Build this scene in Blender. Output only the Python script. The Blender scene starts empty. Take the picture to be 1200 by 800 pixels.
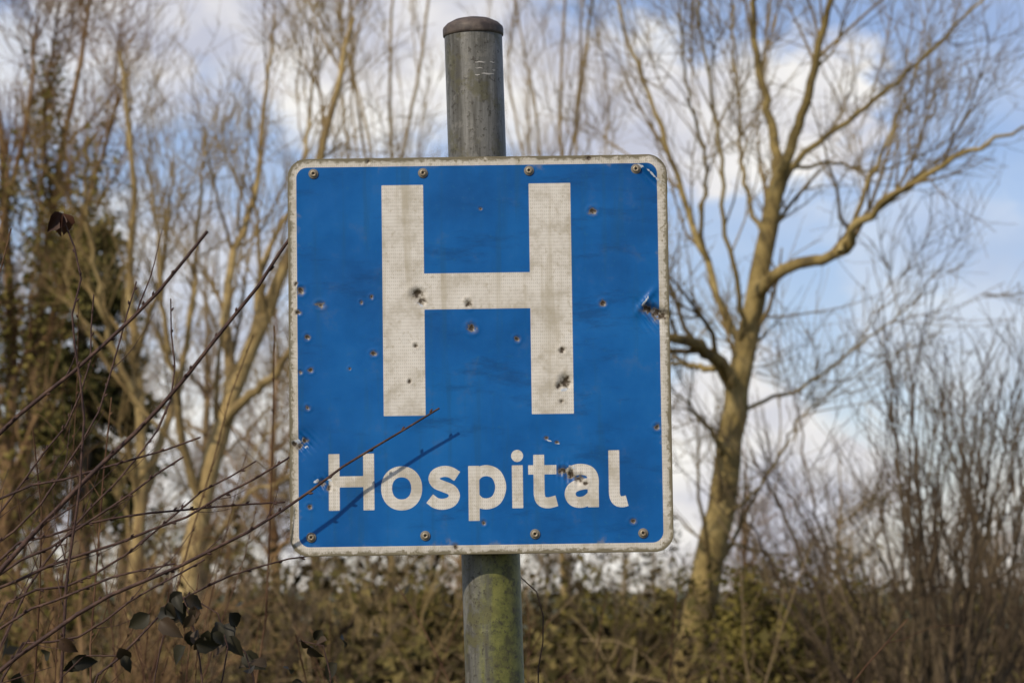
import bpy, math, numpy as np
from mathutils import Vector
rng = np.random.default_rng(11)
scene = bpy.context.scene
coll = scene.collection

# ------------------------------------------------------------------ survey
CAM = np.array([0.0, 0.0, 1.6]); PITCH = math.radians(5.0); FPX = 3333.0
def at(px, py, dist):
    """world point at ground distance `dist` (m) for a bearing measured on the 1200x800 photo"""
    r = (px-600)/FPX; u = (400-py)/FPX
    d = np.array([r, math.cos(PITCH)-u*math.sin(PITCH), math.sin(PITCH)+u*math.cos(PITCH)])
    return CAM + d*(dist/d[1])

# ------------------------------------------------------------------ helpers
def link(ob, parent=None):
    coll.objects.link(ob)
    if parent is not None: ob.parent = parent
    return ob
def empty(name, loc=(0,0,0)):
    e = bpy.data.objects.new(name, None); e.location = loc; e.empty_display_size = .2
    coll.objects.link(e); return e
def mesh_np(name, V, F, smooth=True, mats=None, matidx=None):
    V = np.asarray(V, dtype=np.float32); F = np.asarray(F, dtype=np.int32)
    me = bpy.data.meshes.new(name); k = F.shape[1]
    me.vertices.add(len(V)); me.vertices.foreach_set('co', V.ravel())
    me.loops.add(F.size); me.loops.foreach_set('vertex_index', F.ravel())
    me.polygons.add(len(F))
    me.polygons.foreach_set('loop_start', np.arange(0, F.size, k, dtype=np.int32))
    me.polygons.foreach_set('loop_total', np.full(len(F), k, dtype=np.int32))
    me.polygons.foreach_set('use_smooth', np.full(len(F), smooth, dtype=bool))
    if matidx is not None: me.polygons.foreach_set('material_index', np.asarray(matidx, dtype=np.int32))
    me.update(calc_edges=True)
    for m in (mats or []): me.materials.append(m)
    return me
def obj_np(name, V, F, mats, parent=None, smooth=True, matidx=None):
    return link(bpy.data.objects.new(name, mesh_np(name, V, F, smooth, mats, matidx)), parent)
def norm(a): return a/np.maximum(np.linalg.norm(a, axis=-1, keepdims=True), 1e-9)
class Geo:
    def __init__(s): s.V=[]; s.F=[]; s.M=[]; s.n=0
    def add(s, V, F, m=0):
        s.V.append(V); s.F.append(F+s.n); s.M.append(np.full(len(F), m)); s.n += len(V)
    def mesh(s, name, mats, smooth=True):
        return mesh_np(name, np.concatenate(s.V), np.concatenate(s.F), smooth, mats, np.concatenate(s.M))
    def obj(s, name, mats, parent=None, smooth=True):
        return link(bpy.data.objects.new(name, s.mesh(name, mats, smooth)), parent)
def tube(P, R, sides):
    N, n, _ = P.shape
    T = norm(np.gradient(P, axis=1))
    D = norm(P[:,-1]-P[:,0])
    a = np.where(np.abs(D[:,2:3])>0.8, np.array([[1.,0,0]]), np.array([[0,0,1.]]))
    a = norm(np.cross(D, a))[:,None,:]
    U = norm(np.cross(T, np.broadcast_to(a, T.shape))); W = np.cross(T, U)
    th = np.arange(sides)*2*np.pi/sides
    V = P[:,:,None,:]+R[:,:,None,None]*(np.cos(th)[None,None,:,None]*U[:,:,None,:]+np.sin(th)[None,None,:,None]*W[:,:,None,:])
    i = np.arange(N)[:,None,None]*n*sides; j = np.arange(n-1)[None,:,None]*sides; k = np.arange(sides)[None,None,:]
    k2 = (k+1)%sides
    F = np.stack([i+j+k, i+j+k2, i+j+sides+k2, i+j+sides+k], axis=-1).reshape(-1,4)
    return V.reshape(-1,3), F
def spline(pts, n):
    pts = np.asarray(pts, float)
    if len(pts) == 2:
        t = np.linspace(0,1,n)[:,None]; return pts[0]*(1-t)+pts[1]*t
    p = np.vstack([2*pts[0]-pts[1], pts, 2*pts[-1]-pts[-2]])
    seg = np.linalg.norm(np.diff(pts, axis=0), axis=1); cum = np.r_[0, np.cumsum(seg)]
    out = []
    for s in np.linspace(0, cum[-1], n):
        i = min(int(np.searchsorted(cum, s, side='right')-1), len(pts)-2)
        t = (s-cum[i])/max(seg[i],1e-9)
        a,b,c,d = p[i],p[i+1],p[i+2],p[i+3]
        out.append(0.5*((2*b)+(-a+c)*t+(2*a-5*b+4*c-d)*t*t+(-a+3*b-3*c+d)*t**3))
    return np.array(out)
def grow(P, R, k, L, ang, n, wob, trop, rf=0.55, tmin=0.2, tmax=1.0, rmin=0.003, side=None, rcap=9, taper=.25):
    """children polylines of parents P(N,m,3)"""
    N, m, _ = P.shape
    idx = np.repeat(np.arange(N), k); M = len(idx)
    t = rng.uniform(tmin, tmax, M)*(m-1); i0 = np.minimum(t.astype(int), m-2); f = (t-i0)[:,None]
    pos = P[idx,i0]*(1-f)+P[idx,i0+1]*f
    T = norm(P[idx,i0+1]-P[idx,i0])
    r = R[idx,i0]*(1-f[:,0])+R[idx,i0+1]*f[:,0]
    q = rng.normal(size=(M,3)); q[:,2] += .25; q -= (q*T).sum(1,keepdims=True)*T; q = norm(q)
    a = np.radians(rng.uniform(ang[0], ang[1], M))[:,None]
    d = norm(np.cos(a)*T+np.sin(a)*q)
    tt = t/(m-1)
    ln = rng.uniform(L[0], L[1], M)*(1.15-0.55*tt)
    st = (ln/(n-1))[:,None]
    out = np.zeros((M,n,3)); out[:,0] = pos
    up = np.array([0,0,1.])
    for j in range(1,n):
        d = norm(d+wob*rng.normal(size=(M,3))+trop*up)
        out[:,j] = out[:,j-1]+d*st
    r0 = np.minimum(np.maximum(r*rf*rng.uniform(.7,1.1,M), rmin), rcap)
    RR = r0[:,None]*np.linspace(1, taper, n)[None,:]
    RR = np.maximum(RR, rmin*.6)
    return out, RR
def leaf_quads(C, size, flat=0.0):
    N = len(C); a = norm(rng.normal(size=(N,3))); b = rng.normal(size=(N,3)); b[:,2] *= (1-flat)
    b = norm(np.cross(a,b)); s = (size*rng.uniform(.6,1.3,N))[:,None]
    V = np.stack([C-a*s, C+b*s*.5, C+a*s, C-b*s*.5], axis=1).reshape(-1,3)
    return V, np.arange(N*4).reshape(N,4)

# ------------------------------------------------------------------ materials
def newmat(name):
    m = bpy.data.materials.new(name); m.use_nodes = True
    nt = m.node_tree; b = nt.nodes['Principled BSDF']; return m, nt, b
def N_(nt, t, **kw):
    n = nt.nodes.new(t)
    for k,v in kw.items():
        if k in n.bl_rna.properties: setattr(n,k,v)
        else: n.inputs[k].default_value = v
    return n
def ramp(nt, fac, stops):
    r = nt.nodes.new('ShaderNodeValToRGB'); e = r.color_ramp.elements
    while len(e) < len(stops): e.new(.5)
    for i,(p,c) in enumerate(stops):
        e[i].position = p; e[i].color = (*c,1) if len(c)==3 else c
    nt.links.new(fac, r.inputs[0]); return r.outputs[0]
def mathn(nt, op, a, b=None, c=None, clamp=False):
    n = nt.nodes.new('ShaderNodeMath'); n.operation = op; n.use_clamp = clamp
    for i,v in enumerate((a,b,c)):
        if v is None: continue
        if isinstance(v,(int,float)): n.inputs[i].default_value = v
        else: nt.links.new(v, n.inputs[i])
    return n.outputs[0]
def mixc(nt, f, a, b, mode='MIX'):
    n = nt.nodes.new('ShaderNodeMix'); n.data_type='RGBA'; n.blend_type = mode
    for s,v in ((n.inputs[0],f),(n.inputs[6],a),(n.inputs[7],b)):
        if isinstance(v,(int,float)): s.default_value = v
        elif isinstance(v,tuple): s.default_value = (*v,1)
        else: nt.links.new(v,s)
    return n.outputs[2]
def sstep(nt, v, lo, hi):
    n = nt.nodes.new('ShaderNodeMapRange'); n.interpolation_type='SMOOTHSTEP'
    nt.links.new(v, n.inputs[0]); n.inputs[1].default_value=lo; n.inputs[2].default_value=hi; return n.outputs[0]
def diffuse_only(m, nt, b, colsock):
    d = nt.nodes.new('ShaderNodeBsdfDiffuse'); nt.links.new(colsock, d.inputs[0])
    nt.links.new(d.outputs[0], nt.nodes['Material Output'].inputs[0]); nt.nodes.remove(b)
def bark(name, c1, c2, c3, scale=3.0, rough=.85, bump=.4):
    m, nt, b = newmat(name)
    g = N_(nt,'ShaderNodeNewGeometry')
    n1 = N_(nt,'ShaderNodeTexNoise', Scale=scale, Detail=5.0 if bump else 2.0, Roughness=.65); nt.links.new(g.outputs['Position'], n1.inputs['Vector'])
    c = ramp(nt, n1.outputs[0], [(.36,c1),(.5,c2),(.64,c3)])
    if not bump:
        diffuse_only(m, nt, b, c); return m
    nt.links.new(c, b.inputs['Base Color'])
    b.inputs['Roughness'].default_value = rough; b.inputs['Specular IOR Level'].default_value=.2
    n2 = N_(nt,'ShaderNodeTexNoise', Scale=scale*9, Detail=3.0); nt.links.new(g.outputs['Position'], n2.inputs['Vector'])
    bp = N_(nt,'ShaderNodeBump', Strength=bump, Distance=.01); nt.links.new(n2.outputs[0], bp.inputs['Height']); nt.links.new(bp.outputs[0], b.inputs['Normal'])
    return m
def leafmat(name, stops, scale=1.2, near=False):
    m, nt, b = newmat(name)
    g = N_(nt,'ShaderNodeNewGeometry')
    n1 = N_(nt,'ShaderNodeTexNoise', Scale=scale, Detail=2.0); nt.links.new(g.outputs['Position'], n1.inputs['Vector'])
    s = mathn(nt,'ADD', mathn(nt,'MULTIPLY', n1.outputs[0], .6), mathn(nt,'MULTIPLY', g.outputs['Random Per Island'], .4))
    c = ramp(nt, s, stops)
    if near:
        nt.links.new(c, b.inputs['Base Color']); b.inputs['Roughness'].default_value = .6; b.inputs['Specular IOR Level'].default_value=.25
    else: diffuse_only(m, nt, b, c)
    return m

M_bark_hero = bark('bark_olive', (.10,.076,.036), (.24,.18,.068), (.36,.28,.12), 2.6, bump=.8)
M_twig_hero = bark('twig_olive', (.13,.095,.048), (.21,.155,.07), (.28,.21,.10), 1.0, bump=0)
M_bark_tan  = bark('bark_tan', (.18,.13,.065), (.32,.235,.105), (.42,.325,.155), 1.6, bump=.6)
M_twig_tan  = bark('twig_tan', (.17,.12,.058), (.26,.19,.088), (.33,.25,.12), 1.0, bump=0)
M_twig_far  = bark('twigs_far', (.15,.11,.064), (.215,.16,.092), (.29,.22,.125), .6, bump=0)
M_bark_red  = bark('bark_reddish', (.15,.088,.048), (.215,.136,.072), (.29,.19,.10), 1.2, bump=0)
M_bark_dark = bark('bark_brown', (.065,.048,.035), (.10,.075,.05), (.15,.115,.075), 1.5, bump=0)
M_stem      = bark('shrub_stem', (.032,.018,.017), (.055,.03,.025), (.10,.058,.042), 60, .6, .2)
M_stem_red  = bark('thin_stem', (.055,.03,.022), (.085,.048,.032), (.14,.085,.05), 20, .7, 0)
M_ever = leafmat('evergreen_needles', [(.3,(.028,.032,.014)),(.5,(.065,.063,.024)),(.7,(.14,.12,.045))], scale=.9)
M_ivy  = leafmat('ivy_leaves', [(.3,(.07,.068,.02)),(.5,(.15,.13,.038)),(.7,(.25,.205,.07))], scale=1.5)
M_olive = leafmat('olive_leaves', [(.3,(.045,.043,.015)),(.5,(.11,.096,.028)),(.7,(.20,.165,.05))], scale=1.1)
M_scrub = leafmat('scrub_leaves', [(.3,(.022,.017,.010)),(.45,(.055,.042,.02)),(.58,(.092,.08,.03)),(.72,(.17,.135,.055))], scale=.45)
M_bramble = leafmat('bramble_leaf', [(.3,(.014,.013,.009)),(.5,(.028,.026,.015)),(.75,(.06,.034,.02))], scale=12, near=True)
M_dryleaf = leafmat('dry_leaf', [(.3,(.035,.015,.010)),(.7,(.09,.04,.025))], scale=40, near=True)

# ------------------------------------------------------------------ ground
m, nt, b = newmat('rough_grass')
g = N_(nt,'ShaderNodeNewGeometry')
n1 = N_(nt,'ShaderNodeTexNoise', Scale=.6, Detail=8.0, Roughness=.7); nt.links.new(g.outputs['Position'], n1.inputs['Vector'])
nt.links.new(ramp(nt, n1.outputs[0], [(.3,(.05,.04,.022)),(.48,(.07,.075,.028)),(.6,(.09,.10,.035)),(.75,(.14,.11,.06))]), b.inputs['Base Color'])
b.inputs['Roughness'].default_value=.95
xs = np.r_[np.linspace(-1500,-60,12), np.linspace(-50,50,60), np.linspace(60,1500,12)]
ys = np.r_[np.linspace(-300,-20,6), np.linspace(-15,90,64), np.linspace(110,3000,14)]
X,Y = np.meshgrid(xs,ys); Z = .06*np.sin(X*.7+1)*np.sin(Y*.5)+.05*np.sin(X*.23)*np.cos(Y*.31)
near = np.clip((np.hypot(X,Y-3)-4)/10,0,1); Z *= near
V = np.stack([X,Y,Z],-1).reshape(-1,3); a,bb = X.shape
I = np.arange(a*bb).reshape(a,bb); F = np.stack([I[:-1,:-1],I[:-1,1:],I[1:,1:],I[1:,:-1]],-1).reshape(-1,4)
obj_np('ground', V, F, [m])

# ------------------------------------------------------------------ HOSPITAL SIGN
SD = 3.67; PX = SD/ FPX*1.003
sign = empty('hospital_sign', tuple(at(562,415,SD)))
ROLL = math.radians(0.8)
cr, sr = math.cos(ROLL), math.sin(ROLL)
def loc2(px,py):
    x, y = px-562, 415-py
    return x*cr+y*sr, y*cr-x*sr
HW, HH, RAD = 223.5, 233.5, 22.0
step = 0.8
us = np.linspace(-HW, HW, int(2*HW/step)+1); vs = np.linspace(-HH, HH, int(2*HH/step)+1)
U, Vv = np.meshgrid(us, vs)
def rrect(u,v,cx,cy,hx,hy,r):
    qx = np.abs(u-cx)-(hx-r); qy = np.abs(v-cy)-(hy-r)
    return np.hypot(np.maximum(qx,0),np.maximum(qy,0))+np.minimum(np.maximum(qx,qy),0)-r
outer = rrect(U,Vv,0,0,HW,HH,RAD)
out = outer>0
cxs = np.sign(U)*(HW-RAD); cys = np.sign(Vv)*(HH-RAD)
dx, dy = U-cxs, Vv-cys; dl = np.maximum(np.hypot(dx,dy),1e-6)
Us = np.where(out, cxs+dx/dl*RAD, U); Vs = np.where(out, cys+dy/dl*RAD, Vv)
edge = -np.minimum(outer,0)
def box(u,v,x0,x1,y0,y1): return rrect(u,v,(x0+x1)/2,(y0+y1)/2,(x1-x0)/2,(y1-y0)/2,0.6)
field = -rrect(Us,Vs,-.8,.3,212.5,223,13)
W = field.copy()
for r_ in ((-113,-64,-71,201),(60.3,109.5,-71,201),(-66,62,53.5,96)):
    W = np.minimum(W, box(Us,Vs,*r_))
w = 6.4
def stroke(pts, n=0, closed=False, hw=w):
    global W
    p = np.array(pts,float)
    if n: p = spline(p,n)
    m_ = (Us>p[:,0].min()-14)&(Us<p[:,0].max()+14)&(Vs>p[:,1].min()-14)&(Vs<p[:,1].max()+14)
    u = Us[m_]; v = Vs[m_]; d = np.full(u.shape, 99.)
    for i in range(len(p)-1):
        a_, b_ = p[i], p[i+1]; L = np.hypot(*(b_-a_)); t = (b_-a_)/L
        s = (u-a_[0])*t[0]+(v-a_[1])*t[1]; q = -(u-a_[0])*t[1]+(v-a_[1])*t[0]
        d = np.minimum(d, np.maximum(np.abs(s-L/2)-L/2, np.abs(q)-hw))
    inner = p if closed else p[1:-1]
    t0 = norm(p[1]-p[0]); t1 = norm(p[-2]-p[-1])
    for c in inner:
        dc = np.hypot(u-c[0], v-c[1])-hw
        if not closed:
            dc = np.maximum(dc, -((u-p[0,0])*t0[0]+(v-p[0,1])*t0[1]) if np.hypot(*(c-p[0]))<hw else -99)
            dc = np.maximum(dc, -((u-p[-1,0])*t1[0]+(v-p[-1,1])*t1[1]) if np.hypot(*(c-p[-1]))<hw else -99)
        d = np.minimum(d, dc)
    W[m_] = np.minimum(W[m_], d)
BL = -180.5
def G(x0, pts): return [(x0+x, BL+y) for x,y in pts]
stroke(G(-178,[(6.3,0),(6.3,66)])); stroke(G(-178,[(46.7,0),(46.7,66)])); stroke(G(-178,[(6.3,33.5),(46.7,33.5)]))
th = np.linspace(0,2*np.pi,49)
stroke([(-93+17.6*math.copysign(abs(math.cos(t))**.93,math.cos(t)), BL+25+19.3*math.copysign(abs(math.sin(t))**.93,math.sin(t))) for t in th], closed=True)
stroke(G(-63,[(35,38.0),(27,43),(18.5,44),(10.5,41),(7.8,35.5),(11,30),(19,26.4),(28,22.3),(31.5,15.8),(28,9),(19,5.9),(10,7.2),(2.6,12.6)]), 44)
stroke(G(-15,[(6.3,-14),(6.3,50)]))
stroke(G(-15,[(6.3,36),(13,42.5),(23,44.2),(33,39),(37.7,25),(33,11),(23,5.8),(13,7.3),(6.3,14)]), 40)
stroke(G(36,[(6.3,0),(6.3,50)])); c = np.array([42.3,BL+61]); W = np.minimum(W, np.hypot(Us-c[0],Vs-c[1])-7.0)
stroke(G(55,[(12.5,62),(12.5,30),(12.8,14),(16,7.6),(23,5.8),(33,8)]), 30); stroke(G(55,[(0,44.4),(33,44.4)]), hw=5.4)
stroke(G(97,[(4,38.5),(12,43.3),(21,44.2),(29.5,41.5),(33.6,34),(33.6,20),(33.6,0)]), 34)
stroke(G(97,[(33.6,27.5),(20,26.8),(10,23),(6.6,16),(9.2,9),(16,5.9),(25,7.3),(33.6,14)]), 36)
stroke(G(149,[(6.3,66),(6.3,30),(6.5,14),(9.5,7.5),(15,5.8),(21,7)]), 30)
# dents and damage
def vnoise(u, v, cell, seed):
    r = np.random.default_rng(seed); gsz = r.uniform(-1,1,(80,80))
    x = (u+300)/cell; y = (v+300)/cell
    x = np.mod(x,78); y = np.mod(y,78)
    i = x.astype(int); j = y.astype(int); fx = x-i; fy = y-j; fx = fx*fx*(3-2*fx); fy = fy*fy*(3-2*fy)
    return (gsz[j,i]*(1-fx)+gsz[j,i+1]*fx)*(1-fy)+(gsz[j+1,i]*(1-fx)+gsz[j+1,i+1]*fx)*fy
H = np.zeros_like(U)
H += 1.3*vnoise(U,Vv,95,3)+.4*vnoise(U,Vv,38,4)
pit = np.full_like(U, -1.0); scuff = np.zeros_like(U)
wn = vnoise(U,Vv,3.2,7)*.4+vnoise(U,Vv,1.7,8)*.25
pellets = [(352,340,4.5),(349,366,3),(375,357,3.8),(360,395,3.4),(435,348,2.4),(423,354,2.4),(438,414,3),(352,436,2.6),(364,434,2.8),
 (361,478,2.8),(410,432,1.8),(549,355,4.5),(553,384,5),(606,397,3.4),(695,246,3.8),(707,355,3.4),(659,410,3.2),(658,470,2.3),
 (487,405,2.8),(480,447,2.8),(770,500,3.4),(567,612,3),(563,243,1.8),(652,518,1.8),(640,513,2),(364,593,2.8),
 (741,610,3),(662,447,7.5),(655,452,4),(489,344,6),(494,352,4.5),(668,556,6.5),(678,561,5.5),(659,551,4.5),(686,566,3.2),
 (378,566,4.5),(386,571,3.4),(759,362,5.5),(768,366,7.5),(776,369,6),(346,332,2.4),(534,640,3.4),(345,520,3),(358,516,3.4),(352,523,4),(690,183,3),(430,187,3)]
for (px,py,r) in pellets:
    a_,b_ = loc2(px,py); dd = np.hypot((U-a_)*(1+.2*math.sin(px)), Vv-b_)
    H += (r*.6)*np.exp(-(dd/(r*.8))**2) - (r*.16)*np.exp(-((dd-r*1.6)/(r*.6))**2)
    pit = np.maximum(pit, 1-dd/r+wn)
def blob(px,py,sx,sy,rot,h,rip=0):
    global H
    a_,b_ = loc2(px,py); c_,s_ = math.cos(rot),math.sin(rot)
    x = (U-a_)*c_+(Vv-b_)*s_; y = -(U-a_)*s_+(Vv-b_)*c_
    gss = np.exp(-(x/sx)**2-(y/sy)**2)
    H += h*gss*(1+rip*np.sin(x*.9+y*.4))
blob(765,368,16,16,.2,8,.25); blob(776,366,26,5,-.4,5); blob(757,352,16,4,.9,-4)
blob(771,197,24,9,-.85,-9); blob(760,205,22,5,-.8,6); blob(782,184,16,16,0,9)
blob(352,520,14,10,.3,5,.5); blob(381,567,12,8,.2,4,.4); blob(668,556,18,10,-.4,4,.3); blob(491,347,11,11,.5,4); blob(662,450,14,12,.5,3)
blob(640,395,80,30,.6,2.2); blob(470,380,60,26,-.8,-2); blob(340,240,10,60,0,-2); blob(500,440,30,50,.5,-2); blob(690,300,40,70,.4,2)
def scuffspot(px,py,sx,sy,rot,k=1):
    global scuff
    a_,b_ = loc2(px,py); c_,s_ = math.cos(rot),math.sin(rot)
    x = (U-a_)*c_+(Vv-b_)*s_; y = -(U-a_)*s_+(Vv-b_)*c_
    scuff = np.maximum(scuff, k*(1-np.hypot(x/sx,y/sy)+wn*1.2))
for a4 in ((757,352,9,2,.9,1),(350,517,10,3.5,.4,1),(358,524,4,4,0,.9),(766,203,15,1.6,-.8,1),(754,193,9,2,-.5,.9),(372,563,6,2.2,.6,1),
           (387,562,5,2,-.6,.9),(672,548,8,2,-.4,1),(643,516,6,1.2,-.4,.8),(652,519,4,1.2,-.3,.8),(660,456,8,3,.2,.7),(492,356,6,2,-.7,.7)):
    scuffspot(*a4)
ny, nx = U.shape
Ivx = np.arange(nx*ny).reshape(ny,nx)
F = np.stack([Ivx[:-1,:-1],Ivx[:-1,1:],Ivx[1:,1:],Ivx[1:,:-1]],-1).reshape(-1,4)
keep = ~(out.ravel()[F].all(axis=1)); F = F[keep]
used = np.zeros(nx*ny,bool); used[F.ravel()] = True
remap = np.cumsum(used)-1; F = remap[F]
Hm = H*PX*.62
Vx = np.stack([Us*PX, Hm, Vs*PX],-1).reshape(-1,3)[used]
pm = mesh_np('sign_plate', Vx, F, True)
for nme, arr in (('white_sdf',W),('edge_d',edge),('pit',pit),('scuff',scuff)):
    at_ = pm.attributes.new(nme,'FLOAT','POINT'); at_.data.foreach_set('value', arr.ravel()[used].astype(np.float32))
m, nt, b = newmat('sign_face')
def attr(n): a_ = N_(nt,'ShaderNodeAttribute'); a_.attribute_name=n; return a_.outputs['Fac']
tc = N_(nt,'ShaderNodeTexCoord').outputs['Object']
def noi(scale, detail=4.0, rough=.6, vec=None):
    n = N_(nt,'ShaderNodeTexNoise', Scale=scale, Detail=detail, Roughness=rough); nt.links.new(vec if vec is not None else tc, n.inputs['Vector']); return n.outputs[0]
sd = attr('white_sdf'); ed = attr('edge_d'); pt = attr('pit'); sc_ = attr('scuff')
white = sstep(nt, sd, .35, -.35)
sep = N_(nt,'ShaderNodeSeparateXYZ'); nt.links.new(tc, sep.inputs[0])
fr = 2*math.pi/(4.7*PX)
sx = mathn(nt,'SINE', mathn(nt,'MULTIPLY', sep.outputs[0], fr)); sz = mathn(nt,'SINE', mathn(nt,'MULTIPLY', sep.outputs[2], fr*.58))
dots = sstep(nt, mathn(nt,'ABSOLUTE', mathn(nt,'MULTIPLY', sx, sz)), .45,.8)
n_lo = noi(7,5); n_mid = noi(28,5,.65); n_hi = noi(140,4,.7)
mp = N_(nt,'ShaderNodeMapping'); mp.inputs['Scale'].default_value=(60,10,4); mp.inputs['Rotation'].default_value=(0,.12,0); nt.links.new(tc, mp.inputs[0]); n_st = noi(1.0,5,.6,mp.outputs[0])
mp2 = N_(nt,'ShaderNodeMapping'); mp2.inputs['Scale'].default_value=(7,10,26); mp2.inputs['Rotation'].default_value=(0,.75,0); nt.links.new(tc, mp2.inputs[0]); n_st2 = noi(1.0,6,.7,mp2.outputs[0])
blue = ramp(nt, n_lo, [(.36,(.0015,.072,.255)),(.5,(.002,.094,.325)),(.66,(.005,.116,.37))])
blue = mixc(nt, mathn(nt,'MULTIPLY', sstep(nt,n_st2,.52,.68), .5), blue, (.002,.040,.14))
blue = mixc(nt, mathn(nt,'MULTIPLY', sstep(nt,n_st,.52,.68), .4), blue, (.009,.080,.20))
blue = mixc(nt, mathn(nt,'MULTIPLY', sstep(nt,n_hi,.58,.70), .45), blue, (.012,.115,.27))
wht = ramp(nt, n_mid, [(.38,(.45,.42,.36)),(.5,(.585,.56,.515)),(.64,(.66,.64,.60))])
wht = mixc(nt, mathn(nt,'MULTIPLY', dots, .38), wht, (.33,.315,.285))
wht = mixc(nt, mathn(nt,'MULTIPLY', sstep(nt,n_hi,.55,.68), .5), wht, (.33,.29,.21))
wht = mixc(nt, mathn(nt,'MULTIPLY', sstep(nt,n_st,.52,.68), .45), wht, (.36,.32,.235))
col = mixc(nt, white, blue, wht)
col = mixc(nt, mathn(nt,'MULTIPLY', sstep(nt,n_mid,.56,.70), .12), col, (.10,.10,.08))
e1 = mathn(nt,'ADD', mathn(nt,'DIVIDE', ed, 9.0), mathn(nt,'MULTIPLY', mathn(nt,'SUBTRACT', n_hi, .5), -3.0))
col = mixc(nt, mathn(nt,'MULTIPLY', sstep(nt,e1,.7,.15), .85), col, (.15,.13,.075))
e2 = mathn(nt,'ADD', mathn(nt,'DIVIDE', ed, 3.6), mathn(nt,'MULTIPLY', mathn(nt,'SUBTRACT', n_mid, .5), -5.0))
col = mixc(nt, sstep(nt,e2,1.05,.35), col, (.09,.072,.035))
e3 = mathn(nt,'ADD', mathn(nt,'DIVIDE', ed, 22.0), mathn(nt,'MULTIPLY', mathn(nt,'SUBTRACT', n_mid, .5), -3.0))
col = mixc(nt, mathn(nt,'MULTIPLY', sstep(nt,e3,.5,.0), .4), col, (.25,.23,.17))
col = mixc(nt, sstep(nt,sc_,.25,.45), col, (.50,.56,.64))
halo = sstep(nt,pt,-.9,.1)
col = mixc(nt, mathn(nt,'MULTIPLY',halo,.28), col, (.13,.10,.06))
col = mixc(nt, mathn(nt,'MULTIPLY',sstep(nt,pt,.02,.2),.8), col, (.17,.15,.12))
col = mixc(nt, mathn(nt,'MULTIPLY',sstep(nt,pt,.32,.55),.92), col, (.05,.036,.023))
nt.links.new(col, b.inputs['Base Color'])
nt.links.new(mathn(nt,'ADD', mathn(nt,'MULTIPLY', n_mid, .35), .22), b.inputs['Roughness'])
b.inputs['Specular IOR Level'].default_value=.22
bp = N_(nt,'ShaderNodeBump', Strength=.25, Distance=.0006); nt.links.new(n_hi, bp.inputs['Height']); nt.links.new(bp.outputs[0], b.inputs['Normal'])
m2, nt2, b2 = newmat('weathered_aluminium')
n = N_(nt2,'ShaderNodeTexNoise', Scale=30.0, Detail=5.0); nt2.links.new(ramp(nt2,n.outputs[0],[(.3,(.16,.15,.12)),(.7,(.34,.34,.32))]), b2.inputs['Base Color'])
b2.inputs['Metallic'].default_value=.5; b2.inputs['Roughness'].default_value=.55
M_alu = m2
pm.materials.append(m); pm.materials.append(M_alu)
plate = link(bpy.data.objects.new('sign_plate', pm), sign); plate.rotation_euler = (0,-ROLL,0)
so = plate.modifiers.new('thickness','SOLIDIFY'); so.thickness=.003; so.offset=-1; so.material_offset=1; so.material_offset_rim=0
nrm = pm.polygons[len(pm.polygons)//2].normal
if nrm.y > 0: pm.flip_normals()

def lathe(prof, seg=24):
    th = np.arange(seg)*2*np.pi/seg
    V = np.array([[r*math.cos(t), r*math.sin(t), z] for r,z in prof for t in th]); F=[]
    for i in range(len(prof)-1):
        for k in range(seg): F.append((i*seg+k, i*seg+(k+1)%seg, (i+1)*seg+(k+1)%seg, (i+1)*seg+k))
    return V, np.array(F)
mr, ntr, br = newmat('rivet_metal')
n = N_(ntr,'ShaderNodeTexNoise', Scale=300.0, Detail=3.0); ntr.links.new(ramp(ntr,n.outputs[0],[(.4,(.12,.085,.05)),(.6,(.42,.37,.28))]), br.inputs['Base Color'])
br.inputs['Metallic'].default_value=.3; br.inputs['Roughness'].default_value=.5
mw, ntw, bw = newmat('rivet_washer')
bw.inputs['Base Color'].default_value=(.17,.155,.13,1); bw.inputs['Roughness'].default_value=.7
md, ntd, bd = newmat('rivet_hole'); bd.inputs['Base Color'].default_value=(.02,.017,.013,1); bd.inputs['Roughness'].default_value=.8
geo = Geo()
for (px,py) in ((366,202),(495,201),(620,198),(746,196),(366,629),(499,627),(627,625),(753,624)):
    u_,v_ = loc2(px,py); iy = np.argmin(abs(vs-v_)); ix = np.argmin(abs(us-u_)); off = Hm[iy,ix]
    for prof,mi in (([(5.6,-1.5),(5.6,1.0),(5.2,1.5),(3.9,1.5)],1), ([(3.9,1.0),(3.9,2.2),(3.5,3.0),(2.6,3.4),(1.5,3.4),(1.4,2.0)],0), ([(1.5,2.2),(.01,2.2)],2)):
        V,F = lathe([(r*PX*1.05,z*PX) for r,z in prof],20)
        V = np.stack([V[:,0]+u_*PX, -V[:,2]+off, V[:,1]+v_*PX],-1); geo.add(V,F,mi)
rv = geo.obj('rivets',[mr,mw,md],sign); rv.rotation_euler=(0,-ROLL,0)
def cbox(cx,cy,cz,sx,sy,sz):
    V = np.array([[cx+a*sx/2,cy+b_*sy/2,cz+c*sz/2] for a in(-1,1) for b_ in(-1,1) for c in(-1,1)])
    F = np.array([(0,1,3,2),(4,6,7,5),(0,4,5,1),(2,3,7,6),(0,2,6,4),(1,5,7,3)]); return V,F
geo = Geo()
for v_ in (205*PX,-205*PX):
    geo.add(*cbox(0,.009,v_,.42,.010,.036)); geo.add(*cbox(0,.0135,v_+.022,.42,.019,.004)); geo.add(*cbox(0,.0135,v_-.022,.42,.019,.004))
rl = geo.obj('rear_rails',[M_alu],sign,False); rl.rotation_euler=(0,-ROLL,0)

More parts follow.
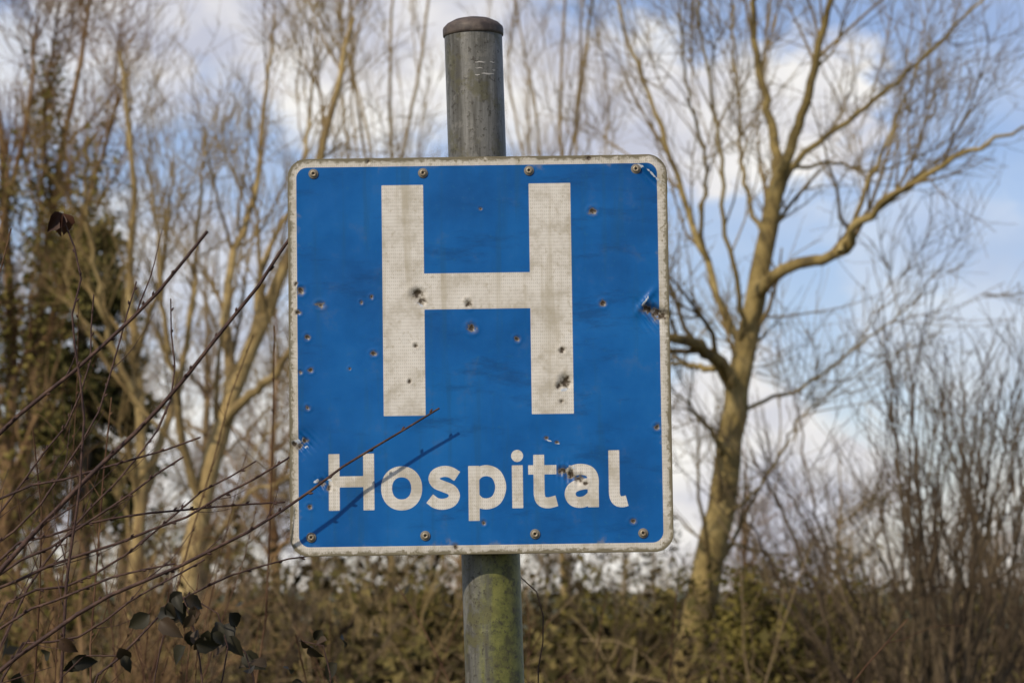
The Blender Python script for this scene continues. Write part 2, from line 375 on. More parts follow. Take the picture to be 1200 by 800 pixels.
# post
mp_, nt, b = newmat('post_paint')
tc = N_(nt,'ShaderNodeNewGeometry').outputs['Position']
mpn = N_(nt,'ShaderNodeMapping'); mpn.inputs['Scale'].default_value=(70,70,5); nt.links.new(tc, mpn.inputs[0])
s1 = noi(1.0,6,.7,mpn.outputs[0]); s2 = noi(22,6,.7); s3 = noi(150,4,.7); s4 = noi(55,5,.7)
sepz = N_(nt,'ShaderNodeSeparateXYZ'); nt.links.new(tc, sepz.inputs[0])
col = ramp(nt, s1, [(.38,(.065,.062,.052)),(.5,(.125,.124,.114)),(.63,(.205,.205,.195))])
col = mixc(nt, mathn(nt,'MULTIPLY', sstep(nt,s2,.48,.60), .6), col, (.075,.068,.042))
col = mixc(nt, mathn(nt,'MULTIPLY', sstep(nt,s4,.54,.62), .45), col, (.20,.195,.175))
hgt = mathn(nt,'ADD', sepz.outputs[2], mathn(nt,'MULTIPLY', mathn(nt,'SUBTRACT', s2,.5), 1.1))
ax = mathn(nt,'ADD', sepz.outputs[0], mathn(nt,'MULTIPLY', mathn(nt,'SUBTRACT', s1,.5), .14))
alg = mathn(nt,'MULTIPLY', sstep(nt,hgt,2.1,1.7), sstep(nt,ax,-.060,-.015))
algc = ramp(nt, s4, [(.4,(.055,.055,.016)),(.5,(.115,.12,.024)),(.62,(.16,.16,.036))])
col = mixc(nt, mathn(nt,'MULTIPLY', alg,.92), col, algc)
alg2 = mathn(nt,'MULTIPLY', sstep(nt,s2,.5,.62), sstep(nt,hgt,2.9,1.9))
col = mixc(nt, mathn(nt,'MULTIPLY', alg2,.6), col, (.105,.10,.038))
col = mixc(nt, mathn(nt,'MULTIPLY', sstep(nt,s3,.56,.64), .75), col, (.04,.035,.025))
nt.links.new(col, b.inputs['Base Color']); b.inputs['Roughness'].default_value=.45; b.inputs['Metallic'].default_value=.05; b.inputs['Specular IOR Level'].default_value=.35
bp = N_(nt,'ShaderNodeBump', Strength=.4, Distance=.0012); nt.links.new(s3, bp.inputs['Height']); nt.links.new(bp.outputs[0], b.inputs['Normal'])
PD = SD+.066
pt_, pb_ = at(554.5,40,PD), at(580,800,PD)
ax_ = (pt_-pb_)/np.linalg.norm(pt_-pb_); base = pb_-ax_*((pb_[2]+.1)/ax_[2]); PR = 34.3*PD/FPX
ctr = np.array(sign.location)
def frame(V):
    z = ax_; x = norm(np.cross([0,1,0],z)); y = np.cross(z,x); return V[:,:1]*x+V[:,1:2]*y+V[:,2:3]*z+base
Ltot = np.linalg.norm(pt_-base)
V,F = lathe([(PR,z) for z in np.linspace(0,Ltot,40)],64); V = frame(V)-ctr; obj_np('post',V,F,[mp_],sign)
mc, nt, b = newmat('post_cap_plastic')
tc = N_(nt,'ShaderNodeNewGeometry').outputs['Position']; s1 = noi(50,5,.6)
nt.links.new(ramp(nt,s1,[(.4,(.04,.03,.027)),(.6,(.10,.078,.065))]), b.inputs['Base Color']); b.inputs['Roughness'].default_value=.6
V,F = lathe([(PR*1.005,-.004),(PR*1.045,-.003),(PR*1.05,.0),(PR*1.05,.006),(PR*1.03,.0085),(PR*.9,.0135),(PR*.65,.0185),(PR*.3,.0215),(.0005,.022)],64)
V[:,2]+=Ltot; obj_np('post_cap',frame(V)-ctr,F,[mc],sign)
geo = Geo()
for v_ in (205*PX,-205*PX):
    zc = (ctr[2]+v_-base[2])/ax_[2]
    V,F = lathe([(PR+.0005,-.014),(PR+.004,-.014),(PR+.004,.014),(PR+.0005,.014)],48); V[:,2]+=zc; geo.add(frame(V)-ctr,F)
geo.obj('post_clamps',[M_alu],sign)
ms, nts, bs = newmat('bare_scratch'); bs.inputs['Base Color'].default_value=(.40,.39,.37,1); bs.inputs['Roughness'].default_value=.6
geo = Geo()
for (px,py,l,wd) in ((563,79,13,1.6),(577,78,6,1.4),(562,86,9,1.2),(572,92,15,2.0),(560,94,6,1.5),(579,87,4,1.2)):
    c0 = at(px,py,PD); rel = c0-base; z0 = rel@ax_; cx = (c0-(base+ax_*z0))[0]
    n = 6; xs_ = np.linspace(cx-l/2*PX, cx+l/2*PX, n); 
    top=[];bot=[]
    for i,x in enumerate(xs_):
        yy = -math.sqrt(max((PR+.0005)**2-x*x,1e-8)); h = wd*PX*.5*math.sin(math.pi*(i+.5)/n)
        top.append((x,yy,z0+h+.0004*math.sin(i*1.7+px))); bot.append((x,yy,z0-h+.0004*math.sin(i*1.7+px)))
    Vq = np.array(top+bot); 
    z = ax_; xw = np.array([1,0,0])-ax_[0]*ax_; xw/=np.linalg.norm(xw); yw=np.array([0,1.,0])
    Vq = Vq[:,:1]*xw+Vq[:,1:2]*yw+Vq[:,2:3]*z+base
    Fq = np.array([(i,i+1,n+i+1,n+i) for i in range(n-1)]); geo.add(Vq-ctr,Fq)
geo.obj('post_scratches',[ms],sign,False)

# ------------------------------------------------------------------ TREES
def tree_mesh(name, limbs, mats, subs, rootsides=10):
    geo = Geo()
    P = np.stack([l[0] for l in limbs]); R = np.stack([l[1] for l in limbs])
    V,F = tube(P,R,rootsides); geo.add(V,F)
    src = [(P,R)]
    for s in subs:
        s = dict(s); frm = s.pop('frm', -1); sides = s.pop('sides',4); mi = s.pop('mi',0)
        p_, r_ = src[frm]
        q = grow(p_, r_, **s); src.append(q); V,F = tube(*q, sides); geo.add(V,F,mi)
    return geo, src
def limb(pts, r0, r1, n=26, wig=0.0):
    P = spline(pts,n)
    if wig: P[1:-1] += rng.normal(size=(n-2,3))*wig
    return P, r0+(r1-r0)*np.linspace(0,1,n)**.8

# main bare tree at right, 30 m away
D=30.0; k=D/FPX
def L(pts, r0, r1, y0=0.0, y1=0.0, wig=.014):
    n=len(pts); return limb([at(x,y,D+y0+(y1-y0)*i/(n-1)) for i,(x,y) in enumerate(pts)], r0*k, r1*k, wig=wig)
limbs = [
 L([(796,905),(806,790),(818,725),(832,665),(845,590),(858,500),(870,420),(884,352),(898,280),(912,212)], 24, 10),
 L([(912,212),(905,160),(893,100),(884,40),(880,-50),(870,-140)], 7, 2.2, 0,1.5),
 L([(912,214),(932,160),(950,100),(962,40),(985,-40),(1000,-130)], 7.5, 2.2, 0,-1.2),
 L([(908,235),(925,200),(962,165),(1010,128),(1058,88),(1120,30),(1170,-20)], 5, 1.6, 0,1.8),
 L([(884,350),(900,330),(928,312),(965,302),(990,292),(998,268),(1030,240),(1075,212),(1130,180),(1200,148)], 9, 1.7, 0,-2.2),
 L([(985,296),(1000,262),(1012,225),(1040,165),(1062,110),(1090,50)], 4, 1.3, -1.2,0.5),
 L([(860,452),(850,432),(835,418),(812,402),(790,398),(760,385),(725,340)], 11, 2.8, 0,-2.),
 L([(864,430),(866,405),(852,375),(832,318),(808,250),(785,180),(760,110),(735,40),(715,-40)], 6, 1.5, 0,1.6),
 L([(832,318),(822,260),(826,200),(812,130),(800,60),(795,-20)], 3.3, 1, .7,-1),
 L([(870,408),(868,370),(862,330),(850,270),(846,200),(835,130),(822,50),(815,-40)], 3.8, 1.2, 0,-1.6),
 L([(862,492),(885,472),(930,458),(975,430),(1020,395),(1065,360),(1100,335)], 3, .8, 0,1.5),
 L([(852,540),(830,500),(800,470),(770,430)], 3, .8, 0,-1.5),
 L([(842,610),(870,590),(900,560),(930,500),(960,470)], 2.6, .8, 0,-1.5),
 L([(838,640),(870,640),(905,655),(930,690)], 2.4, .8, 0,1.0),
 L([(898,280),(880,240),(868,190),(866,120),(858,60),(856,-30)], 3.5, 1, 0,2),
 L([(925,200),(975,190),(1020,200),(1065,190),(1120,160)], 2.6, .8, .3,2),
 L([(850,430),(815,430),(790,425),(760,440)], 4.5, 1.5, 0,1.0),
]
geo, src = tree_mesh('t', limbs, None, [
  dict(k=9, L=(1.2,2.6), ang=(20,50), n=9, wob=.12, trop=.05, rf=.5, tmin=.25, rmin=.0075, rcap=.035, sides=5,mi=1),
  dict(k=5, L=(.5,1.3), ang=(20,50), n=7, wob=.14, trop=.05, rf=.6, tmin=.15, rmin=.0055, rcap=.015, sides=4,mi=1),
  dict(k=4, L=(.25,.7), ang=(20,55), n=5, wob=.12, trop=.04, rf=.7, tmin=.15, rmin=.0042, rcap=.008, sides=3,mi=1),
])
geo.obj('bare_tree',[M_bark_hero,M_twig_hero])

# leaning tree at left-centre
D=34.0; k=D/FPX
limbs = [
 L([(205,905),(212,780),(222,680),(236,585),(258,500),(285,430),(315,360),(345,280),(370,200),(392,120),(415,20)], 20, 2.5),
 L([(245,545),(262,500),(270,430),(265,370),(275,300),(300,220),(310,120),(322,20)], 9, 1.5, 0,1.5),
 L([(258,500),(285,470),(320,440),(350,400),(392,350),(440,290)], 7, 1.5, 0,-1.5),
 L([(236,590),(215,520),(205,450),(190,360),(185,270),(170,190)], 6.5, 1.2, 0,-1.5),
 L([(285,430),(300,370),(310,300),(350,220),(362,130),(372,30)], 5, 1.2, 0,2.),
 L([(225,670),(262,620),(290,580),(335,560),(380,520)], 4, 1, 0,-2.),
]
geo, src = tree_mesh('t', limbs, None, [
  dict(k=10, L=(1.4,3.2), ang=(20,50), n=9, wob=.12, trop=.08, rf=.5, tmin=.15, rmin=.008, rcap=.04, sides=5,mi=1),
  dict(k=6, L=(.7,1.7), ang=(20,50), n=7, wob=.13, trop=.06, rf=.6, tmin=.15, rmin=.006, rcap=.018, sides=4,mi=1),
  dict(k=4, L=(.3,.9), ang=(20,55), n=5, wob=.12, trop=.04, rf=.7, tmin=.15, rmin=.0045, rcap=.009, sides=3,mi=1),
])
geo.obj('bare_tree',[M_bark_tan,M_twig_tan])
# multi-stem tree, far left
D=40.0; k=D/FPX
limbs = [
 L([(8,905),(10,760),(8,600),(14,450),(10,320),(2,180),(-10,60)], 14, 3),
 L([(10,640),(35,500),(45,380),(62,250),(80,140),(98,50),(110,-30)], 10, 2, 0,1.5),
 L([(40,440),(75,330),(105,230),(130,150),(150,80)], 5.5, 1.3, .5,-2),
 L([(12,560),(-10,430),(0,280),(30,150),(45,20)], 8, 1.6, 0,-1),
 L([(62,250),(52,160),(58,80),(70,0)], 3.5, 1.2, 1,-1.),
]
geo, src = tree_mesh('t', limbs, None, [
  dict(k=13, L=(1.2,2.8), ang=(18,45), n=9, wob=.12, trop=.10, rf=.5, tmin=.2, rmin=.009, rcap=.04, sides=5),
  dict(k=7, L=(.7,1.5), ang=(20,50), n=7, wob=.13, trop=.08, rf=.6, tmin=.15, rmin=.007, rcap=.018, sides=4),
  dict(k=5, L=(.3,.8), ang=(20,55), n=5, wob=.12, trop=.04, rf=.7, tmin=.15, rmin=.005, rcap=.009, sides=3),
])
P0,R0 = src[0]
pts = P0[:, :18].reshape(-1,3); pts = np.repeat(pts, 55, axis=0)+rng.normal(size=(len(pts)*55,3))*np.array([.17,.17,.3])
V,F = leaf_quads(pts, .05); geo.add(V,F,1)
q = src[1][0][:, :7].reshape(-1,3); q = q[q[:,2]<at(0,210,40)[2]]; q = q[rng.random(len(q))<.65]; q = np.repeat(q,16,axis=0)+rng.normal(size=(len(q)*16,3))*.15
V,F = leaf_quads(q, .05); geo.add(V,F,1)
geo.obj('bare_tree',[M_bark_red, M_ivy])
# second left trunk
D=37.0; k=D/FPX
limbs = [
 L([(150,905),(155,760),(163,640),(168,520),(160,420),(150,320),(158,230),(150,140),(140,60)], 12, 2),
 L([(165,600),(190,510),(215,430),(228,330),(235,230),(240,150)], 6.5, 1.4, 0,1.5),
 L([(166,480),(130,400),(112,320),(100,230),(104,160)], 5, 1.2, 0,-1.5),
 L([(158,420),(185,340),(195,260),(205,190)], 4, 1.2, 0,-1.5),
]
geo, src = tree_mesh('t', limbs, None, [
  dict(k=9, L=(1.0,2.2), ang=(20,50), n=9, wob=.12, trop=.08, rf=.5, tmin=.15, tmax=.95, rmin=.008, rcap=.04, sides=5,mi=1),
  dict(k=5, L=(.6,1.3), ang=(20,50), n=7, wob=.13, trop=.06, rf=.6, tmin=.15, rmin=.006, rcap=.018, sides=4,mi=1),
  dict(k=4, L=(.3,.7), ang=(20,55), n=5, wob=.12, trop=.04, rf=.7, tmin=.15, rmin=.0048, rcap=.009, sides=3,mi=1),
])
geo.obj('bare_tree',[M_bark_tan,M_twig_tan])

# slender upright trees behind the sign
D=58.0; k=D/FPX
for x0 in (455,655):
    limbs = [L([(x0,880),(x0+6,700),(x0-4,500),(x0+8,300),(x0+2,120),(x0+10,-60)], 5, 1.2)]
    for i in range(6):
        s = rng.choice([-1,1]); y = 600-70*i+rng.uniform(-20,20)
        limbs.append(L([(x0,y),(x0+s*rng.uniform(14,24),y-90),(x0+s*rng.uniform(20,45),y-220),(x0+s*rng.uniform(30,60),y-380),(x0+s*rng.uniform(30,70),y-500)], 2.4,.8,0,rng.uniform(-2,2)))
    geo, src = tree_mesh('t', limbs, None, [
      dict(k=8, L=(1.5,3.4), ang=(12,32), n=8, wob=.08, trop=.10, rf=.5, tmin=.15, rmin=.010, rcap=.03, sides=4),
      dict(k=5, L=(.7,1.6), ang=(15,40), n=6, wob=.10, trop=.08, rf=.6, tmin=.15, rmin=.008, rcap=.015, sides=3),
      dict(k=3, L=(.3,.8), ang=(15,45), n=4, wob=.10, trop=.05, rf=.7, tmin=.15, rmin=.006, rcap=.009, sides=3),
    ])
    geo.obj('bare_tree',[M_twig_tan])

# evergreen behind the far-left tree
D=50.0; k=D/FPX
geo = Geo(); b0 = at(85,905,D); b0[2]=-.1; topz = at(60,235,D)[2]
P = spline([b0, b0+[.1,0,topz*.5], b0+[0,0,topz]],26)[None]; R = np.linspace(.28,.03,26)[None]; V,F = tube(P,R,8); geo.add(V,F)
q = grow(P,R,k=56,L=(.8,1.7),ang=(70,100),n=8,wob=.10,trop=-.05,rf=.3,tmin=.35,tmax=.98,rmin=.012,rcap=.05); V,F = tube(*q,4); geo.add(V,F)
q2 = grow(q[0],q[1],k=7,L=(.3,.8),ang=(30,70),n=5,wob=.10,trop=-.06,rf=.5,tmin=.2,rmin=.006); V,F = tube(*q2,3); geo.add(V,F)
pts = q2[0].reshape(-1,3); pts = np.repeat(pts,9,axis=0)+rng.normal(size=(len(pts)*9,3))*.08
V,F = leaf_quads(pts,.075); geo.add(V,F,1)
geo.obj('evergreen_tree',[M_bark_dark,M_ever])

# bare bushes
def bush(name, px, D, spread, h, nst, mat, sub, rs=1.0):
    b0 = at(px,700,D); b0[2]=-.05
    pl=[]
    for i in range(nst):
        az = rng.uniform(0,2*np.pi); sp = spread*rng.uniform(.15,1)**.8; hh = h*rng.uniform(.7,1.05)*(1-.3*(sp/spread)**2)
        dx, dy_ = math.cos(az)*sp, math.sin(az)*sp
        st = b0+np.array([rng.normal()*.15,rng.normal()*.15,0]); kx=rng.normal()*.12; ky=rng.normal()*.12
        pl.append(limb([st, st+[dx*.25+kx,dy_*.25,hh*.25], st+[dx*.6,dy_*.6+ky,hh*.6], st+[dx,dy_,hh]], rs*rng.uniform(.014,.034)*h/4, .006, wig=.012))
    g_, s_ = tree_mesh('b', pl, None, sub, 6)
    return g_.obj(name,[mat])
sub = [dict(k=7,L=(.6,1.5),ang=(15,42),n=7,wob=.10,trop=.08,rf=.5,tmin=.25,rmin=.005,rcap=.012,sides=4),
       dict(k=4,L=(.3,.8),ang=(18,48),n=5,wob=.12,trop=.06,rf=.6,tmin=.1,rmin=.0038,rcap=.007,sides=3)]
sub2 = [dict(k=6,L=(.4,1.1),ang=(20,60),n=7,wob=.14,trop=.03,rf=.5,tmin=.2,rmin=.005,rcap=.012,sides=4),
       dict(k=4,L=(.2,.6),ang=(20,60),n=5,wob=.14,trop=.02,rf=.6,tmin=.1,rmin=.004,rcap=.007,sides=3)]
bush('bare_bush', 1095, 21, 1.45, 3.4, 34, M_bark_dark, sub, 1.25)
bush('bare_bush', 1215, 25, 1.6, 3.6, 20, M_bark_dark, sub)
bush('bare_bush', 970, 27, 1.2, 2.4, 12, M_bark_dark, sub2)
bush('bare_bush', 740, 30, 1.7, 2.1, 14, M_bark_dark, sub2)
bush('bare_bush', 470, 28, 1.9, 2.4, 18, M_twig_tan, sub2)
bush('bare_bush', 300, 22, 1.5, 2.2, 18, M_bark_dark, sub2)
bush('bare_bush', 110, 20, 1.4, 2.3, 18, M_bark_red, sub2)
# leafy olive shrubs standing in the scrub
def leafy(px, D, w_, h, nc):
    b0 = at(px,700,D); b0[2]=-.05; g_=Geo(); pl=[]
    for i in range(12):
        az=rng.uniform(0,6.28); sp=w_*rng.uniform(.2,1); hh=h*rng.uniform(.6,1)
        dx,dy_=math.cos(az)*sp,math.sin(az)*sp
        pl.append(limb([b0,b0+[dx*.4,dy_*.4,hh*.4],b0+[dx,dy_,hh]],.02,.005,wig=.02))
    P=np.stack([p[0] for p in pl]); R=np.stack([p[1] for p in pl]); V,F=tube(P,R,5); g_.add(V,F)
    q=grow(P,R,k=9,L=(.3,.8),ang=(25,60),n=6,wob=.12,trop=.04,tmin=.2,rmin=.004,rcap=.01); V,F=tube(*q,3); g_.add(V,F)
    pts=q[0][:,1:].reshape(-1,3); pts=np.repeat(pts,nc,axis=0)+rng.normal(size=(len(pts)*nc,3))*.07
    V,F=leaf_quads(pts,.04); g_.add(V,F,1); g_.obj('leafy_shrub',[M_bark_dark,M_olive])
leafy(905,27,.8,1.9,9); leafy(470,31,1.2,1.9,9); leafy(720,33,1.0,1.7,8); leafy(35,24,.8,1.7,8); leafy(1010,33,.7,1.7,7)

# distant woodland : shared meshes under one parent
wood = empty('distant_woodland')
def generic(seed):
    limbs=[limb([(0,0,-.2),(.1,0,3),(-.1,.1,6.5),(.1,0,10),(0,0,13)], .22,.03, wig=.02)]
    for i in range(11):
        z=rng.uniform(1.8,8.5); az=rng.uniform(0,6.28); s=rng.uniform(1.6,3.2); dv=np.array([math.cos(az),math.sin(az),0])*s; up=rng.uniform(2.,4.)
        limbs.append(limb([np.array([0,0,z]), dv*.4+[0,0,z+up*.3], dv*.8+[0,0,z+up*.65], dv+[0,0,z+up]], .07,.015, wig=.03))
    g_,_ = tree_mesh('g',limbs,None,[
      dict(k=8,L=(1.2,2.8),ang=(20,50),n=6,wob=.1,trop=.07,rf=.5,tmin=.15,rmin=.013,rcap=.04,sides=4),
      dict(k=6,L=(.6,1.5),ang=(20,50),n=5,wob=.1,trop=.06,rf=.6,tmin=.1,rmin=.010,rcap=.018,sides=3),
      dict(k=3,L=(.4,.8),ang=(20,50),n=3,wob=.1,trop=.05,rf=.7,tmin=.1,rmin=.008,rcap=.01,sides=3)],7)
    return g_
gm = [generic(i).mesh('woodland_tree',[mt]) for i,mt in enumerate((M_twig_far,M_bark_red,M_twig_far))]
places = []
for px in range(-260,600,82): places.append((px+rng.uniform(-25,25), rng.uniform(62,85), rng.uniform(.6,.9)))
for px in range(640,1500,110): places.append((px+rng.uniform(-25,25), rng.uniform(70,95), rng.uniform(.28,.40)))
for px in range(-200,1400,120): places.append((px+rng.uniform(-35,35), rng.uniform(48,62), rng.uniform(.20,.28)))
for i,(px,d,s) in enumerate(places):
    o = bpy.data.objects.new('tree_%d'%i, gm[i%3]); p = at(px,692,d); o.location=(p[0],p[1],0); o.scale=(s*1.25,s*1.25,s); o.rotation_euler=(0,0,rng.uniform(0,6.28)); link(o,wood)

# undergrowth: leafy scrub clumps plus arching twigs
geo = Geo(); C=[]
for (d,h,nb) in ((48,2.9,80),(33,1.8,60),(24,1.3,44)):
    for i in range(nb):
        px = -250+1700*(i+rng.uniform(0,1))/nb; p = at(px,692,d+rng.uniform(-3,3)); hh = h*rng.uniform(.45,1.3)
        if px>780: hh*=.75
        n=540; sub_ = rng.normal(size=(n//27,3))*np.array([.75,.6,.34*hh]); sub_[:,2]=np.abs(sub_[:,2])+.12*hh
        q = rng.normal(size=(n,3))*np.array([.6,.5,.3*hh]); q[:,2]=np.abs(q[:,2])
        q = np.where(rng.random((n,1))<.62, np.repeat(sub_,27,axis=0)[:n]+rng.normal(size=(n,3))*.15, q)
        C.append(q+[p[0],p[1],0])
C=np.concatenate(C); V,F=leaf_quads(C,.07); geo.add(V,F,0)
n=320; st = np.zeros((n,3))
for i in range(n):
    p = at(rng.uniform(-250,1450),692,rng.uniform(20,44)); st[i]=[p[0],p[1],0]
d=norm(np.stack([rng.normal(size=n)*.6,rng.normal(size=n)*.5,np.ones(n)],-1)); ln=rng.uniform(1.0,2.5,n)[:,None]
P=np.zeros((n,9,3)); P[:,0]=st
for j in range(1,9): d=norm(d+.16*rng.normal(size=(n,3))+[0,0,-.06]); P[:,j]=P[:,j-1]+d*ln/8
R=np.linspace(.011,.004,9)[None]*np.ones((n,1)); V,F=tube(P,R,4); geo.add(V,F,1)
q=grow(P,R,k=5,L=(.4,1.1),ang=(25,70),n=5,wob=.15,trop=.02,rmin=.004,rcap=.007); V,F=tube(*q,3); geo.add(V,F,1)
geo.obj('undergrowth',[M_scrub,M_twig_far],smooth=False)

# ------------------------------------------------------------------ FOREGROUND SHRUB
def A(pts, d0, d1):
    n=len(pts); return [at(x,y,d0+(d1-d0)*i/(n-1)) for i,(x,y) in enumerate(pts)]
def clear_of_sign(P,R):
    """shoots that would rub against the plate or grow in front of the sign have broken off"""
    ok = ~((P[:,:,0]/P[:,:,1] > -.082)&(P[:,:,2]>1.1)).any(axis=1)
    return P[ok],R[ok]
geo = Geo(); stems=[]
def stem(pts, d0, d1, r0, r1, n=40):
    P = spline(A(pts,d0,d1),n); P[1:-1]+=rng.normal(size=(n-2,3))*.0014
    R = (r0+(r1-r0)*np.linspace(0,1,n))*.00082; stems.append((P,R)); return P,R
stem([(-420,1900),(-330,1300),(-190,780),(-90,600),(0,507),(60,455),(100,423),(150,378),(190,335),(220,300),(243,271)],3.72,3.76,7,2.6)
stem([(-380,1900),(-260,1250),(-120,850),(0,668),(60,605),(110,553),(160,505),(210,452),(262,385),(300,335),(333,290),(352,262)],3.72,3.8,8,2.6)
stem([(-300,1900),(-230,1300),(-120,900),(0,785),(60,738),(120,703),(190,672),(260,638),(330,597),(390,556),(450,517),(515,478)],3.62,3.637,7.5,1.5)
stem([(-420,1900),(-300,1100),(-150,750),(0,690),(80,655),(160,628),(230,598),(285,567),(334,538),(370,515)],3.75,3.8,5.5,1.6)
stem([(-420,1900),(-300,1000),(-150,680),(0,583),(60,566),(130,545),(185,530),(235,512)],3.85,3.85,5,1.5)
stem([(-300,1900),(-200,1100),(-100,800),(0,655),(70,622),(150,604),(240,596),(334,588)],3.8,3.95,4.5,1.5)
stem([(20,1900),(50,1300),(70,800),(84,640),(98,505),(92,425),(84,380),(95,335),(88,290),(76,262),(72,252)],3.7,3.7,5,1.4)
stem([(-260,1900),(-180,1000),(-60,660),(0,640),(90,530),(130,440),(150,360),(160,330)],4.0,4.1,5,1.3)
stem([(-160,1900),(-100,1000),(0,760),(50,660),(140,560),(200,470),(200,350)],4.2,4.3,5,1.3)
stem([(-160,1900),(-80,1000),(0,720),(70,690),(150,650),(230,580),(300,540)],4.0,4.1,5.5,1.4)
stem([(60,1900),(80,1200),(100,840),(150,760),(215,700),(300,665),(372,650)],3.9,4.0,4.5,1.3)
stem([(-60,1900),(-30,1200),(0,800),(90,745),(180,690),(240,655)],3.8,3.8,5,1.4)
stem([(-260,1900),(-180,1100),(-60,700),(0,600),(60,520),(98,455),(108,380),(110,345)],3.9,3.9,4.5,1.2)
stem([(-200,1900),(-150,1100),(-60,740),(0,672),(60,640),(120,600),(175,560),(215,535)],3.8,3.85,6,1.5)
stem([(-320,1900),(-230,1100),(-120,850),(0,735),(70,700),(140,675),(205,660)],3.7,3.7,6,1.5)
P=np.stack([s[0] for s in stems]); R=np.stack([s[1] for s in stems]); V,F=tube(P,R,8); geo.add(V,F)
q=clear_of_sign(*grow(P,R,k=6,L=(.05,.22),ang=(15,40),n=8,wob=.08,trop=.05,rf=.5,tmin=.5,tmax=.93,rmin=.0007,rcap=.0013)); V,F=tube(*q,5); geo.add(V,F)
def buds(P,R,k,tmin=.3):
    N,m_,_=P.shape; idx=np.repeat(np.arange(N),k); t=np.tile((np.arange(k)+.5)/k,N)*(1-tmin)+tmin; t=np.minimum(t+rng.normal(size=len(t))*.006,.999)*(m_-1)
    i0=t.astype(int); f=(t-i0)[:,None]; pos=P[idx,i0]*(1-f)+P[idx,np.minimum(i0+1,m_-1)]*f; T=norm(P[idx,np.minimum(i0+1,m_-1)]-P[idx,i0]+1e-9)
    qv=rng.normal(size=pos.shape); qv-=(qv*T).sum(1,keepdims=True)*T; qv=norm(qv); dv=norm(T+.6*qv); r=R[idx,i0][:,None]
    pos=pos+qv*r*.7; l=.0065
    Pb=np.stack([pos,pos+dv*l*.35,pos+dv*l*.7,pos+dv*l],1); Rb=np.tile(np.array([.0009,.0017,.0014,.0003]),(len(pos),1)); return tube(Pb,Rb,6)
V,F=buds(P,R,34); geo.add(V,F)
n=90; st=np.zeros((n,3))
for i in range(n):
    dd=rng.uniform(3.9,7.0); p=at(rng.uniform(-140,270),692,dd); st[i]=[p[0]-.1,p[1],0]
d=norm(np.stack([rng.normal(size=n)*.2+.10,rng.normal(size=n)*.12,np.ones(n)],-1)); ln=rng.uniform(1.3,2.05,n)[:,None]*(1+ (st[:,1:2]-4)*.02)
ln *= np.clip(1.08-.25*(st[:,0:1]+.6),.72,1.08)
Ps=np.zeros((n,16,3)); Ps[:,0]=st
for j in range(1,16): d=norm(d+.075*rng.normal(size=(n,3))); Ps[:,j]=Ps[:,j-1]+d*ln/15
Rs=np.linspace(.0042,.0011,16)[None]*rng.uniform(.5,1.1,(n,1)); Ps,Rs=clear_of_sign(Ps,Rs); V,F=tube(Ps,Rs,6); geo.add(V,F,1)
q=clear_of_sign(*grow(Ps,Rs,k=6,L=(.12,.45),ang=(20,50),n=8,wob=.10,trop=.05,rf=.55,tmin=.45,rmin=.0008,rcap=.0017)); V,F=tube(*q,4); geo.add(V,F,1)
V,F=buds(Ps,Rs,16,.5); geo.add(V,F,1)
shr=geo.obj('bare_shrub',[M_stem,M_stem_red])

# leaves -----------------------------------------------------------------
def leaf(c, size, dirv, nrm_, fold=.25, curl=.3, nseg=8, wf=.55):
    dirv=norm(np.array(dirv,float)); s=norm(np.cross(dirv,nrm_)); nn=np.cross(s,dirv)
    V=[];F=[]
    for i in range(nseg+1):
        t=i/nseg; w_=wf*math.sin(math.pi*min(t**.75,1))*.5*(1+.14*math.sin(t*26))+.004
        cpt=dirv*t-nn*curl*t*t
        for sgn in (-1,-.5,0,.5,1): V.append(c+size*(cpt+s*sgn*w_+nn*abs(sgn)*w_*fold))
    for i in range(nseg):
        for j in range(4): a=i*5+j; F.append((a,a+1,a+6,a+5))
    return np.array(V),np.array(F)
geo=Geo()
LP=[(196,712,3.5),(206,700,3.5),(214,722,3.55),(190,735,3.5),(236,722,3.5),(248,735,3.5),(226,742,3.55),(268,745,3.6),(262,728,3.6),(240,762,3.5),
    (210,760,3.6),(290,780,3.7),(372,748,3.9),(356,760,3.9),(388,757,3.9),(306,792,3.6),(228,705,3.6),(345,790,3.9),(395,790,4.0),(60,760,3.7),(90,785,3.7),(140,775,3.7),(25,790,3.8),
    (242,728,3.5),(262,740,3.6),(204,708,3.5)]
for (x,y,dd) in LP:
    c=at(x,y-6,dd)
    for j in range(rng.integers(1,3)):
        V,F=leaf(c+rng.normal(size=3)*.008, rng.uniform(.020,.034), [rng.normal()*.8,rng.normal()*.5,-.7+rng.normal()*.4],[rng.normal()*.7,-1,rng.normal()*.6],fold=.5,curl=.5,wf=.66); geo.add(V,F,0)
cs=[]
for pts,d0 in (([(260,1900),(255,1200),(240,850),(232,760),(215,700),(196,692),(188,712)],3.55),([(230,1900),(235,1200),(250,850),(262,790),(266,740),(240,700),(225,700)],3.58),
            ([(420,1900),(400,1200),(390,850),(385,780),(372,745),(350,750)],3.9),([(300,1900),(300,1200),(300,850),(296,790),(285,760),(262,735)],3.65),
            ([(180,1900),(180,1200),(178,850),(182,790),(190,750),(198,720)],3.6),([(60,1900),(60,1200),(64,850),(70,800),(90,770),(140,768)],3.7)):
    cs.append(spline(A(pts,d0,d0),30))
P=np.stack(cs); R=np.linspace(.0028,.0009,30)[None]*np.ones((len(cs),1)); V,F=tube(P,R,6); geo.add(V,F,1)
geo.obj('bramble_plant',[M_bramble,M_stem])
geo=Geo(); n=1500
C=np.stack([rng.uniform(-1.8,.1,n),rng.uniform(5.5,9.5,n),np.abs(rng.normal(size=n))*.5+.05],-1)
V,F=leaf_quads(C,.024); geo.add(V,F,0)
